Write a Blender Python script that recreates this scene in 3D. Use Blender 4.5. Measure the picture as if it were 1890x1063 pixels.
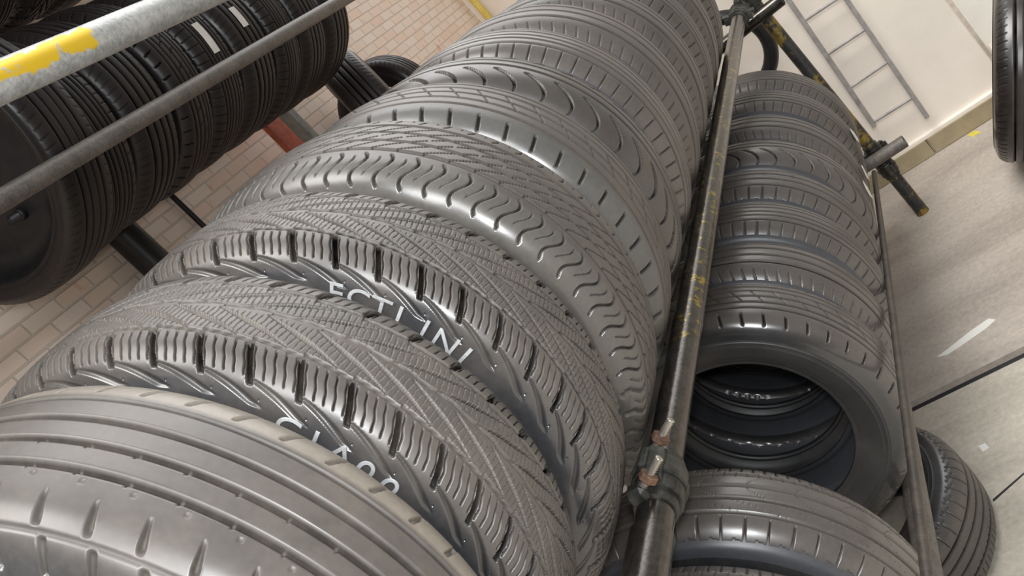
import bpy, math, random
import numpy as np
from mathutils import Matrix, Vector

for o in list(bpy.data.objects):
    bpy.data.objects.remove(o)
S = bpy.context.scene
COL = S.collection
EYE = 1.63
# ------------------------------------------------------------------ camera
FPX = 1700.0
RV = np.array([0.2475, -0.4956, 0.8333]); RV /= np.linalg.norm(RV)
GV = np.array([0.679, 0.702, 0.2155]); GV -= RV * GV.dot(RV); GV /= np.linalg.norm(GV)
HV = np.cross(RV, GV)
cd = bpy.data.cameras.new('camera'); cam = bpy.data.objects.new('camera', cd); COL.objects.link(cam)
cd.sensor_width = 36.0; cd.lens = FPX / 1890 * 36.0; cd.clip_start = 0.02
def im2w(v):
    v = np.array(v, float)
    return Vector((-HV.dot(v), RV.dot(v), -GV.dot(v)))
R3 = Matrix((im2w((1, 0, 0)), im2w((0, -1, 0)), im2w((0, 0, -1)))).transposed()
cam.matrix_world = Matrix.Translation((0, 0, EYE)) @ R3.to_4x4()
S.camera = cam
# ------------------------------------------------------------------ light
W = bpy.data.worlds.new('world'); S.world = W; W.use_nodes = True
nt = W.node_tree; nt.nodes.clear()
out = nt.nodes.new('ShaderNodeOutputWorld'); bg = nt.nodes.new('ShaderNodeBackground')
tc = nt.nodes.new('ShaderNodeTexCoord'); sx = nt.nodes.new('ShaderNodeSeparateXYZ')
mr = nt.nodes.new('ShaderNodeMapRange'); rp = nt.nodes.new('ShaderNodeValToRGB')
nt.links.new(tc.outputs['Generated'], sx.inputs[0]); nt.links.new(sx.outputs['Z'], mr.inputs['Value'])
mr.inputs['From Min'].default_value = -0.1; mr.inputs['From Max'].default_value = 0.9
nt.links.new(mr.outputs[0], rp.inputs[0]); nt.links.new(rp.outputs[0], bg.inputs[0]); nt.links.new(bg.outputs[0], out.inputs[0])
rp.color_ramp.elements[0].color = (0.30, 0.285, 0.27, 1); rp.color_ramp.elements[1].color = (1.0, 1.0, 1.0, 1)
# the sky opens up ahead, above the end wall
dp = nt.nodes.new('ShaderNodeVectorMath'); dp.operation = 'DOT_PRODUCT'; nt.links.new(tc.outputs['Generated'], dp.inputs[0])
dp.inputs[1].default_value = Vector((-0.05, 0.80, 0.60)).normalized()
m2 = nt.nodes.new('ShaderNodeMapRange'); m2.interpolation_type = 'SMOOTHSTEP'; nt.links.new(dp.outputs['Value'], m2.inputs['Value'])
m2.inputs['From Min'].default_value = 0.78; m2.inputs['From Max'].default_value = 0.97
m2.inputs['To Min'].default_value = 0.48; m2.inputs['To Max'].default_value = 4.2
nt.links.new(m2.outputs[0], bg.inputs[1])
def area(name, loc, target, size, power, col):
    l = bpy.data.lights.new(name, 'AREA'); l.shape = 'RECTANGLE'; l.size = size[0]; l.size_y = size[1]
    l.energy = power; l.color = col
    o = bpy.data.objects.new(name, l); COL.objects.link(o); o.location = loc
    o.rotation_euler = (Vector(target) - Vector(loc)).to_track_quat('-Z', 'Y').to_euler()
    return o
sn = bpy.data.lights.new('daylight_sun', 'SUN'); sn.energy = 2.5; sn.angle = math.radians(30); sn.color = (1.0, 0.97, 0.93)
so = bpy.data.objects.new('daylight_sun', sn); COL.objects.link(so)
so.rotation_euler = Vector((-0.02, 0.38, -0.92)).to_track_quat('-Z', 'Y').to_euler()
area('added_back_light', (0.7, -1.6, 3.1), (-0.5, 2.2, 1.0), (1.3, 0.8), 62, (0.97, 0.99, 1.0))  # area lamp added behind the camera to brighten end wall and tyre shoulders
fl = bpy.data.lights.new('hand_flash', 'POINT'); fl.energy = 30; fl.shadow_soft_size = 0.03; fl.color = (0.96, 0.98, 1.0)
fo = bpy.data.objects.new('hand_flash', fl); COL.objects.link(fo); fo.location = (0.035, 0.03, EYE + .05)
vs = S.view_settings
vs.view_transform = 'Standard'; vs.look = 'None'; vs.gamma = 1.0; vs.exposure = 0.13; vs.use_curve_mapping = False

# ------------------------------------------------------------------ helpers
def ray(px, py):
    return im2w((px - 945, py - 531.5, FPX))
def at_z(px, py, z):                     # point on the ground plane / a level
    d = ray(px, py); k = (z - EYE) / d.z
    return Vector((0, 0, EYE)) + d * k
def at_y(px, py, y):
    d = ray(px, py); return Vector((0, 0, EYE)) + d * (y / d.y)
def at_x(px, py, x):
    d = ray(px, py); return Vector((0, 0, EYE)) + d * (x / d.x)
def tag(o, label=None, cat=None, group=None, kind=None):
    if label: o['label'] = label
    if cat: o['category'] = cat
    if group: o['group'] = group
    if kind: o['kind'] = kind
    return o
def empty(name, loc, rot=(0, 0, 0), label=None, cat=None, group=None):
    o = bpy.data.objects.new(name, None); COL.objects.link(o); o.empty_display_size = 0.05
    o.location = loc; o.rotation_euler = rot
    return tag(o, label, cat, group)
def meshobj(name, verts, faces, mat, parent=None, smooth=True, col=None, uvw=None):
    me = bpy.data.meshes.new(name)
    verts = np.asarray(verts, np.float32)
    faces = np.asarray(faces, np.int32) if not isinstance(faces, list) else faces
    if isinstance(faces, list):
        me.from_pydata([tuple(v) for v in verts], [], faces)
    else:
        nf, k = faces.shape
        me.vertices.add(len(verts)); me.vertices.foreach_set('co', verts.ravel())
        me.loops.add(nf * k); me.loops.foreach_set('vertex_index', faces.ravel())
        me.polygons.add(nf)
        me.polygons.foreach_set('loop_start', np.arange(0, nf * k, k, dtype=np.int32))
        me.polygons.foreach_set('loop_total', np.full(nf, k, np.int32))
        me.update(calc_edges=True)
    me.polygons.foreach_set('use_smooth', np.full(len(me.polygons), smooth))
    if col is not None:
        a = me.attributes.new('col', 'FLOAT_COLOR', 'POINT')
        c4 = np.ones((len(verts), 4), np.float32); c4[:, :np.shape(col)[-1]] = col
        a.data.foreach_set('color', c4.ravel())
    if mat: me.materials.append(mat)
    o = bpy.data.objects.new(name, me); COL.objects.link(o)
    if parent: o.parent = parent
    return o
def box_geo(c, d, rot=None):
    cx, cy, cz = c; dx, dy, dz = [q / 2 for q in d]
    vs_ = [Vector((sx_ * dx, sy_ * dy, sz_ * dz)) for sx_ in (-1, 1) for sy_ in (-1, 1) for sz_ in (-1, 1)]
    if rot: vs_ = [rot @ v for v in vs_]
    vs_ = [v + Vector(c) for v in vs_]
    f = [(0, 1, 3, 2), (4, 6, 7, 5), (0, 4, 5, 1), (2, 3, 7, 6), (0, 2, 6, 4), (1, 5, 7, 3)]
    return vs_, f
def box(name, c, d, mat, parent=None, rot=None, bevel=0.0):
    v, f = box_geo(c, d, rot)
    o = meshobj(name, v, f, mat, parent, smooth=False)
    if bevel:
        m = o.modifiers.new('bevel', 'BEVEL'); m.width = bevel; m.segments = 2
    return o
def frame(d):
    d = Vector(d).normalized()
    a = Vector((0, 0, 1)) if abs(d.z) < 0.9 else Vector((1, 0, 0))
    u = d.cross(a).normalized(); return u, d.cross(u).normalized(), d
def tube_geo(p0, p1, r, n=32, wall=0.004, seg=1, open_ends=True):
    p0 = Vector(p0); p1 = Vector(p1); u, w, d = frame(p1 - p0)
    V = []; F = []
    rings = []
    def ring(c, rr):
        b = len(V)
        for k in range(n):
            a = 2 * math.pi * k / n
            V.append(c + (u * math.cos(a) + w * math.sin(a)) * rr)
        return b
    prof = [(p0 + (p1 - p0) * (i / seg), r) for i in range(seg + 1)]
    if open_ends:
        prof = [(p0, r - wall)] + prof + [(p1, r - wall)]
        prof = [(p0 + d * 0.05, r - wall)] + prof + [(p1 - d * 0.05, r - wall)]
    bs = [ring(c, rr) for c, rr in prof]
    for a, b in zip(bs[:-1], bs[1:]):
        for k in range(n):
            k2 = (k + 1) % n
            F.append((a + k, a + k2, b + k2, b + k))
    if True:
        F.append(tuple(bs[0] + k for k in range(n))[::-1]); F.append(tuple(bs[-1] + k for k in range(n)))
    return V, F
def join(parts):
    V = []; F = []
    for v, f in parts:
        b = len(V); V += list(v); F += [tuple(b + i for i in q) for q in f]
    return V, F
def autosmooth(o, ang=40):
    me = o.data
    bm_angle = math.radians(ang)
    import bmesh
    bm = bmesh.new(); bm.from_mesh(me)
    for e in bm.edges:
        if len(e.link_faces) == 2 and e.calc_face_angle(0) > bm_angle: e.smooth = False
    bm.to_mesh(me); bm.free()
def tube(name, p0, p1, r, mat, parent=None, **k):
    v, f = tube_geo(p0, p1, r, **k)
    o = meshobj(name, v, f, mat, parent); autosmooth(o)
    return o
# ------------------------------------------------------------------ materials
def newmat(name):
    m = bpy.data.materials.new(name); m.use_nodes = True
    n = m.node_tree.nodes; b = n['Principled BSDF']
    return m, m.node_tree, b
def noise(nt_, scale, detail=4, coord=None, rough=0.6, vec=None):
    t = nt_.nodes.new('ShaderNodeTexNoise'); t.inputs['Scale'].default_value = scale
    t.inputs['Detail'].default_value = detail; t.inputs['Roughness'].default_value = rough
    if vec is not None: nt_.links.new(vec, t.inputs['Vector'])
    return t.outputs['Fac']
def ramp(nt_, fac, stops):
    r = nt_.nodes.new('ShaderNodeValToRGB'); e = r.color_ramp.elements
    while len(e) < len(stops): e.new(0.5)
    for q, (p, c) in zip(e, stops): q.position = p; q.color = (c[0], c[1], c[2], 1)
    nt_.links.new(fac, r.inputs[0]); return r.outputs[0]
def mixc(nt_, fac, a, b, mode='MIX'):
    m = nt_.nodes.new('ShaderNodeMix'); m.data_type = 'RGBA'; m.blend_type = mode
    for s, x in ((0, fac), (6, a), (7, b)):
        if hasattr(x, 'links') or hasattr(x, 'is_linked'): nt_.links.new(x, m.inputs[s])
        elif s == 0: m.inputs[0].default_value = x
        else: m.inputs[s].default_value = (x[0], x[1], x[2], 1)
    return m.outputs[2]
def mathn(nt_, op, a, b=None, clamp=False):
    m = nt_.nodes.new('ShaderNodeMath'); m.operation = op; m.use_clamp = clamp
    for i, x in enumerate((a, b)):
        if x is None: continue
        if hasattr(x, 'is_linked'): nt_.links.new(x, m.inputs[i])
        else: m.inputs[i].default_value = x
    return m.outputs[0]
def bump(nt_, b, h, strength=0.3, dist=0.002):
    q = nt_.nodes.new('ShaderNodeBump'); q.inputs['Strength'].default_value = strength; q.inputs['Distance'].default_value = dist
    nt_.links.new(h, q.inputs['Height']); nt_.links.new(q.outputs[0], b.inputs['Normal'])
def objco(nt_):
    return nt_.nodes.new('ShaderNodeTexCoord').outputs['Object']

def rubber(name, rough=0.45, spec=0.5, dirt=(0.20, 0.17, 0.14), dirtamt=0.35, bumpy=0.25):
    m, t, b = newmat(name)
    at = t.nodes.new('ShaderNodeAttribute'); at.attribute_name = 'col'
    co = objco(t)
    n1 = noise(t, 9, 6, vec=co); n2 = noise(t, 140, 3, vec=co)
    f = mathn(t, 'MULTIPLY', ramp(t, n1, [(0.42, (0, 0, 0)), (0.72, (1, 1, 1))]), dirtamt)
    c = mixc(t, f, at.outputs['Color'], dirt)
    v = ramp(t, n2, [(0.3, (0.9, 0.9, 0.9)), (0.7, (1.1, 1.1, 1.1))])
    c = mixc(t, 1.0, c, v, 'MULTIPLY')
    t.links.new(c, b.inputs['Base Color'])
    r = mathn(t, 'ADD', mathn(t, 'MULTIPLY', n1, 0.25), rough - 0.12)
    r = mathn(t, 'MULTIPLY', r, at.outputs['Alpha'])
    t.links.new(r, b.inputs['Roughness']); t.links.new(mathn(t, 'MULTIPLY', mathn(t, 'SUBTRACT', 2.0, at.outputs['Alpha'], True), spec), b.inputs['Specular IOR Level'])
    bump(t, b, n2, bumpy * .45, 0.0004)
    return m
M = {}
M['dusty'] = rubber('dusty_rubber', 0.42, 0.9, dirtamt=0.28)
M['dull'] = rubber('dull_rubber', 0.40, 0.8, dirtamt=0.18)
M['gloss'] = rubber('glossy_rubber', 0.31, 0.9, dirtamt=0.10)
M['side'] = rubber('sidewall_rubber', 0.46, 0.6, dirt=(0.12, 0.11, 0.10), dirtamt=0.25, bumpy=0.15)
M['liner'] = rubber('inner_liner_rubber', 0.40, 0.6, dirt=(0.05, 0.05, 0.055), dirtamt=0.2, bumpy=0.1)
M['shade'] = rubber('matt_black_shade_rubber', 0.5, 0.4, dirt=(0.05, 0.038, 0.034), dirtamt=0.25)
def plain(name, c, rough=0.5, metal=0.0, spec=0.5, nscale=30, var=0.25, bmp=0.2):
    m, t, b = newmat(name); co = objco(t)
    n = noise(t, nscale, 5, vec=co)
    t.links.new(ramp(t, n, [(0.3, [q * (1 - var) for q in c]), (0.7, [min(1, q * (1 + var)) for q in c])]), b.inputs['Base Color'])
    b.inputs['Roughness'].default_value = rough; b.inputs['Metallic'].default_value = metal; b.inputs['Specular IOR Level'].default_value = spec
    bump(t, b, n, bmp, 0.001)
    return m
M['letter'] = plain('raised_white_lettering', (0.42, 0.43, 0.44), 0.45, nscale=80)
M['sticker'] = plain('white_paper_sticker', (0.75, 0.73, 0.68), 0.6, nscale=60, var=0.1)
M['steel'] = plain('bolt_steel', (0.42, 0.38, 0.33), 0.35, 0.8, nscale=60, var=0.3)
M['rust'] = plain('rusty_steel', (0.16, 0.09, 0.06), 0.6, 0.4, nscale=60, var=0.5)
M['clampiron'] = plain('clamp_iron', (0.05, 0.05, 0.045), 0.38, 0.5, nscale=50, var=0.6, bmp=0.5)
M['blackpipe'] = plain('black_pipe', (0.012, 0.011, 0.012), 0.4, nscale=20)
M['greypost'] = plain('grey_post', (0.36, 0.36, 0.34), 0.5, 0.3)
M['redbox'] = plain('red_paint', (0.55, 0.13, 0.07), 0.6, nscale=25, var=0.3)
M['rim'] = plain('dark_rim_metal', (0.02, 0.02, 0.022), 0.45, 0.5)
M['whitepaint'] = plain('white_board', (0.80, 0.80, 0.76), 0.5, nscale=6, var=0.06)
M['wire'] = plain('grey_ladder_metal', (0.36, 0.34, 0.33), 0.5, 0.2, nscale=25)
M['leaf'] = plain('yellow_flake', (0.65, 0.55, 0.08), 0.7, nscale=40)

def pole_mat(name, base, base2, yellow=0.0, yscale=14, metal=0.4, rough=0.4, yrange=None, yaxis_range=None, ycol=(0.55, 0.40, 0.04)):
    m, t, b = newmat(name); co = objco(t)
    n1 = noise(t, 22, 8, vec=co, rough=0.7); n2 = noise(t, 160, 4, vec=co)
    c = ramp(t, n1, [(0.35, base), (0.65, base2)])
    c = mixc(t, 1.0, c, ramp(t, n2, [(0.3, (0.75, 0.75, 0.75)), (0.7, (1.25, 1.25, 1.25))]), 'MULTIPLY')
    if yellow:
        n3 = noise(t, yscale, 8, vec=co, rough=0.75)
        f = ramp(t, n3, [(yellow, (0, 0, 0)), (min(1, yellow + 0.05), (1, 1, 1))])
        if yaxis_range:
            sp = t.nodes.new('ShaderNodeSeparateXYZ'); t.links.new(co, sp.inputs[0])
            for ax, lo, hi in yaxis_range:
                v = sp.outputs[ax]
                w = mathn(t, 'ADD', v, mathn(t, 'MULTIPLY', mathn(t, 'SUBTRACT', n3, 0.5), 0.06))
                f = mathn(t, 'MULTIPLY', f, mathn(t, 'GREATER_THAN', w, lo))
                f = mathn(t, 'MULTIPLY', f, mathn(t, 'LESS_THAN', w, hi))
        c = mixc(t, f, c, ycol)
    t.links.new(c, b.inputs['Base Color'])
    b.inputs['Metallic'].default_value = metal
    t.links.new(mathn(t, 'ADD', mathn(t, 'MULTIPLY', n1, 0.3), rough - 0.15), b.inputs['Roughness'])
    bump(t, b, n2, 0.3, 0.0006)
    return m

# ------------------------------------------------------------------ tyre profiles
def catmull(P, n):
    P = np.array(P, float); Q = np.vstack([2 * P[0] - P[1], P, 2 * P[-1] - P[-2]])
    o = []
    for i in range(1, len(Q) - 2):
        t = np.linspace(0, 1, n, endpoint=False)[:, None]
        a, b, c, d = Q[i - 1], Q[i], Q[i + 1], Q[i + 2]
        o.append(0.5 * (2 * b + (c - a) * t + (2 * a - 5 * b + 4 * c - d) * t ** 2 + (3 * b - a - 3 * c + d) * t ** 3))
    o.append(Q[-2][None]); return np.vstack(o)
def resample(C, n):
    L = np.r_[0, np.cumsum(np.linalg.norm(np.diff(C, axis=0), axis=1))]
    s = np.linspace(0, L[-1], n)
    return np.c_[np.interp(s, L, C[:, 0]), np.interp(s, L, C[:, 1])], s
TR = [(0, 0), (.35, .008), (.60, .032), (.74, .078), (.85, .155), (.93, .27), (.985, .41)]
SW = [(.985, .41), (1.008, .50), (1.005, .60), (.95, .76), (.875, .88), (.84, .93), (.835, .97), (.80, 1.0), (.73, 1.0)]
TR2 = [(0, 0), (.28, .012), (.50, .052), (.66, .12), (.78, .225), (.89, .38), (.97, .55)]
SW2 = [(.97, .55), (1.005, .64), (.99, .70), (.94, .80), (.875, .88), (.84, .93), (.835, .97), (.80, 1.0), (.73, 1.0)]
LN = [(.73, 1.0), (.76, .93), (.85, .8), (.91, .62), (.91, .42), (.82, .25), (.58, .15), (0, .11)]
def half(P, hw, R, Sh, n):
    C = catmull([(x * hw, R - y * Sh) for x, y in P], 12)
    return resample(C, n)
def thetas(n, mid, dense):
    # dense sampling over the half the rack leaves open, coarser beneath
    if dense >= 360: return np.radians(np.linspace(-180, 180, n, endpoint=False))
    nd = int(n * 0.82); nc = n - nd
    a = np.linspace(mid - dense / 2, mid + dense / 2, nd, endpoint=False)
    b = np.linspace(mid + dense / 2, mid - dense / 2 + 360, nc, endpoint=False)
    return np.radians(np.r_[a, b])
def grid_faces(n, m, closed=True):
    i = np.arange(n if closed else n - 1)[:, None]; j = np.arange(m - 1)[None]
    i2 = (i + 1) % n
    a = i * m + j; b = i2 * m + j; c = i2 * m + j + 1; d = i * m + j + 1
    return np.stack([a, b, c, d], -1).reshape(-1, 4)
def G(d, w, e=0.0009): return np.clip((w / 2 + e / 2 - np.abs(d)) / e, 0, 1)
def per(t, P): return ((t / P + 0.5) % 1 - 0.5) * P
def win(v, a, b, e=0.002): return np.clip((v - a) / e, 0, 1) * np.clip((b - v) / e, 0, 1)
def fit(C, P): return C / max(1, round(C / P))
def mx(*a):
    r = a[0]
    for q in a[1:]: r = np.maximum(r, q)
    return r
# each pattern returns depth in metres and a 0..1 mask of dust packed in the cuts
def pat_ribbed(t, v, C):                      # nearest tyre: four straight grooves, slotted shoulders
    P = fit(C, 0.042)
    circ = mx(G(v - .050, .0035, .002), G(v - .022, .0062, .0025), G(v + .006, .0062, .0025), G(v + .034, .0062, .0025))
    nick = mx(G(per(t, P), .0022) * win(v, -.012, -.003), G(per(t - .01, P), .0025) * win(v, -.040, -.031)) * .0035
    nick = mx(nick, G(per(t - .02, P), .004, .002) * win(v, -.047, -.042) * .0015)
    slot = G(per(t + .25 * (v + .06), P), .005 * np.clip((v + .052) * -40, .15, 1), .003) * win(v, -.086, -.056, .006)
    hs = G(per(t + .25 * (v + .06) - .006, P), .006, .003) * win(v, -.125, -.092, .003)
    dim = np.clip(1 - np.hypot(per(t - .018, P), v + .103) / .0045, 0, 1) * .0025
    fs = G(per(t - .5 * (v - .06), P), .005, .002) * win(v, .062, .098, .004)
    d = mx(circ * .0065, nick, slot * .006, hs * .004, dim, fs * .005, G(v + .090, .003, .003) * .0015)
    dust = mx(nick * 120, fs, .5 * slot)
    return d, np.clip(dust, 0, 1)
def pat_winter(t, v, C):                      # directional winter tread with sipes
    P = fit(C, 0.050); a = np.abs(v)
    tt = t + np.where(v > 0, P * .5, 0)
    saw = (tt / P) % 1
    c1 = G(a - (.046 + .005 * saw), .0048, .0015)
    c0 = G(v - .004 * ((t / P) % 1), .0042, .0015)
    k = np.clip((a - .004) / .041, 0, 1)
    diag = G(per(tt - 2.1 * (a - .006), P), 0.0135 * np.clip(1.1 - np.abs(k - .5) * 2.0, .05, 1), .002) * win(a, .004, .046)
    P6 = P / 8
    slat = t + .12 * a
    row = np.floor(slat / P6)
    sip = G(per(slat, P6), .0011, .0006) * win(a, .006, .044) * (np.sin(a * 330 + row * 2.4) > -.45)
    slot = G(per(tt - .35 * (a - .05), P), .0056, .0018) * win(a, .050, .100)
    zz = .0005 * np.sin(a * 300)
    bs = G(per(tt - .35 * (a - .05) + zz + P / 10, P / 5), .0016, .0007) * win(a, .054, .092)
    q = np.clip((a - .092) / .036, 0, 1)
    but = G(per(tt - .085 * q ** .7 - .008, P), .0085 + .012 * (1 - q) * q * 2, .007) * win(a, .092, .120)
    dim = np.clip(1 - np.hypot(per(tt - .03, P), a - .112) / .0016, 0, 1) * .002
    d = mx(c1 * .0065, c0 * .006, diag * .006, sip * .0016, slot * .007, bs * .0035, but * .0024, dim)
    return d, np.clip(mx(sip * .6, diag * np.where(v < .012, .85, .1), c0 * .8, c1 * .6), 0, 1)
def pat_wave(t, v, C):                        # wavy shoulder slots, zigzag centre
    P = fit(C, 0.034); a = np.abs(v)
    circ = mx(G(v - .042, .005, .0015), G(v + .042, .005, .0015), G(v - .014, .004, .0015), G(v + .014, .004, .0015))
    sh = G(per(t - .008 * np.sin((a - .05) * 105), P), .0030, .0012) * win(a, .052, .106)
    dg = G(per(t - 1.7 * v, P), .0026, .001) * win(a, .0, .040)
    sm = G(per(t - .008 * np.sin((a - .05) * 105) - P / 2, P), .0018, .0008) * win(a, .06, .09)
    d = mx(circ * .005, sh * .0055, dg * .0045, sm * .003)
    return d, np.clip(mx(.25 * circ, .2 * sh), 0, 1)
def pat_slot(t, v, C):                        # smooth shoulders with short slots, narrow grooves
    P = fit(C, 0.044); a = np.abs(v)
    circ = mx(*[G(v - q, .0042, .0015) for q in (-.046, -.022, .004, .03, .052)])
    sl = G(per(t - .15 * a, P), .0045, .0015) * win(a, .066, .100, .004)
    sp = G(per(t + .6 * v, P), .0018, .001) * win(v, -.02, .028)
    d = mx(circ * .0045, sl * .005, sp * .0025)
    return d, np.clip(mx(.5 * sp, .3 * circ), 0, 1)
def pat_claw(t, v, C):                        # glossy directional tyre with claw-like sipes
    P = fit(C, 0.052); a = np.abs(v)
    circ = mx(G(v - .012, .005, .0015), G(v + .012, .005, .0015), G(v - .036, .003, .001))
    q = (a - .03) / .07
    cl = G(per(t - .045 * np.sin(np.clip(q, 0, 1) * 2.2) , P), .0085 * np.clip(1.0 - q, .12, 1), .002) * win(a, .03, .108, .004)
    d = mx(circ * .0055, cl * .009)
    return d, np.zeros_like(d)
def pat_fine(t, v, C):                        # many thin grooves, blocky shoulder
    P = fit(C, 0.03); a = np.abs(v)
    circ = mx(*[G(v - q, .0035, .0015) for q in (-.05, -.032, -.012, .010, .030, .05)])
    sl = G(per(t, P), .0028, .0012) * win(a, .056, .104)
    d = mx(circ * .005, sl * .0028)
    return d, np.clip(.25 * circ, 0, 1)
def pat_plain(t, v, C):                       # four straight grooves
    a = np.abs(v); P = fit(C, 0.026)
    circ = mx(*[G(v - q, .006, .002) for q in (-.045, -.016, .016, .045)])
    sl = G(per(t - .3 * a, P), .0024, .0012) * win(a, .066, .1)
    d = mx(circ * .006, sl * .0022)
    return d, np.zeros_like(d)
def pat_hook(t, v, C):                        # asymmetric: hooked shoulder slots and swept lines on the ribs
    P = fit(C, 0.036); a = np.abs(v)
    circ = mx(*[G(v - q, .0052, .0018) for q in (-.048, -.018, .012, .044)])
    ns = G(per(t, P), .0026, .001) * win(v, -.108, -.055)
    hk = G(v + .1 + .35 * per(t, P), .0024, .001) * win(v, -.112, -.09)
    fs = G(per(t + .01, P * .5), .0026, .001) * win(v, .052, .1)
    sw = G(per(t - 14 * (v - .012) ** 2 * 3, P * 2), .0014, .0008) * win(v, -.045, .04)
    nk = G(per(t, P * .5), .003, .001) * win(v, .038, .05) * .004
    d = mx(circ * .0058, ns * .0035, hk * .003, fs * .003, sw * .0014, nk)
    return d, np.clip(.5 * circ, 0, 1)

TREAD = np.array((0.068, 0.060, 0.055)); SIDE = np.array((0.027, 0.028, 0.031)); DUST = np.array((0.34, 0.31, 0.27)); LINER = np.array((0.060, 0.062, 0.070))
def make_tyre(name, X, Z, y0, w, R, Sh=0.125, pat=pat_plain, nt_=700, nv=70, mid=20, dense=230, mat='dull',
              tread=TREAD, side=SIDE, groove=None, dust=0.0, near_col=None, far_col=None, near_side=None, spin=0.0,
              tilt=(0, 0), label=None, group=None, liner=LINER, phase=0.0, smat='side', cat='tyre', rnd=0):
    """a standing tyre whose near sidewall is at world y0, hub line at (X, Z)"""
    hw = w / 2
    root = empty(name, (X, y0 + hw, Z - R), (tilt[0], 0, tilt[1]), label, cat, group)
    build_tyre(root, w, R, Sh, pat, nt_, nv, mid, dense, mat, tread, side, groove, dust, near_col, far_col, near_side, liner, phase, smat, 1.0, rnd)
    return root
def build_tyre(root, w, R, Sh, pat, nt_, nv, mid, dense, mat, tread, side, groove, dust, near_col, far_col, near_side, liner, phase, smat, gl=1.0, rnd=0):
    hw = w / 2; sc = w / 0.215
    th = thetas(nt_, mid, dense); C = 2 * math.pi * R
    hp, hs = half(TR2 if rnd else TR, hw, R, Sh, nv // 2 + 1)
    prof = np.vstack([np.c_[-hp[::-1][:-1, 0], hp[::-1][:-1, 1]], hp])
    vv = np.r_[-hs[::-1][:-1], hs]
    tg = np.gradient(prof, axis=0); tg /= np.linalg.norm(tg, axis=1)[:, None]
    nr = np.c_[-tg[:, 1], tg[:, 0]]          # outward
    if nr[len(nr) // 2, 1] < 0: nr = -nr
    T, V = np.meshgrid(th * R + phase, vv / sc, indexing='ij')
    D, U = pat(T % C, V, C)
    x = prof[None, :, 0] - nr[None, :, 0] * D; r = prof[None, :, 1] - nr[None, :, 1] * D
    sn_, cs_ = np.sin(th)[:, None], np.cos(th)[:, None]
    verts = np.stack([r * sn_, x, r * cs_ + R], -1).reshape(-1, 3)
    e = np.clip((np.abs(V) - .085) / .03, 0, 1)[..., None]
    base = tread * (1 - e) + (side * 1.25) * e
    if near_col is not None:
        k = win(V, -.125, -.055, .006)[..., None]; base = base * (1 - k) + np.array(near_col) * k
    if far_col is not None:
        k = win(V, .055, .125, .006)[..., None]; base = base * (1 - k) + np.array(far_col) * k
    gcol = np.array(groove) if groove is not None else tread * .16  # shade inside the cuts is put into the colour, darker with depth
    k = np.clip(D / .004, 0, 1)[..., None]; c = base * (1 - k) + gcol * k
    k = (U * dust)[..., None]; c = c * (1 - k) + DUST * k
    al = 1 - .48 * np.clip((np.abs(V) - .088) / .02, 0, 1) * gl; al = al * (1 + 1.0 * np.clip(D / .004, 0, 1)); c = np.concatenate([c, al[..., None]], -1)
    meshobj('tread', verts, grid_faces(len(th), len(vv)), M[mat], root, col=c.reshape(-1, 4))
    n2 = max(160, min(nt_ // 3, 480)); th2 = np.radians(np.linspace(0, 360, n2, endpoint=False))
    s2, c2 = np.sin(th2)[:, None], np.cos(th2)[:, None]
    for sg in (-1, 1):
        sp, ss = half(SW2 if rnd else SW, hw, R, Sh, 64)
        rr = sp[:, 1].copy(); xx = sp[:, 0].copy()
        for q, h_ in ((.006, .0012), (.016, .0008), (.055, .0008), (.085, .0014), (.093, .0010)):
            xx += h_ * np.exp(-((ss - q) / .0012) ** 2)
        X2 = np.broadcast_to(sg * xx[None], (n2, 64)); r2 = np.broadcast_to(rr[None], (n2, 64))
        vv2 = np.stack([r2 * s2, X2, r2 * c2 + R], -1).reshape(-1, 3)
        sc_ = np.array(side if not (sg < 0 and near_side is not None) else near_side)
        k = np.clip((ss - .075) / .02, 0, 1)[None, :, None]
        cc = np.broadcast_to(sc_[None, None] * (1 - .35 * k), (n2, 64, 3)).reshape(-1, 3)
        F = grid_faces(n2, 64)
        if sg < 0: F = F[:, ::-1]
        meshobj('sidewall', vv2, np.ascontiguousarray(F), M[smat], root, col=cc)
    lp, ls = half(LN, hw, R, Sh, 36)
    P2 = np.vstack([np.c_[-lp[:-1, 0], lp[:-1, 1]], lp[::-1]])
    m = len(P2)
    rr = P2[:, 1] + .0012 * np.sin(np.linspace(0, 60, m))
    X2 = np.broadcast_to(P2[None, :, 0], (n2, m)); r2 = np.broadcast_to(rr[None], (n2, m))
    vv2 = np.stack([r2 * s2, X2, r2 * c2 + R], -1).reshape(-1, 3)
    meshobj('inner_liner', vv2, grid_faces(n2, m), M['liner'], root, col=np.broadcast_to(liner, (n2 * m, 3)))
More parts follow.
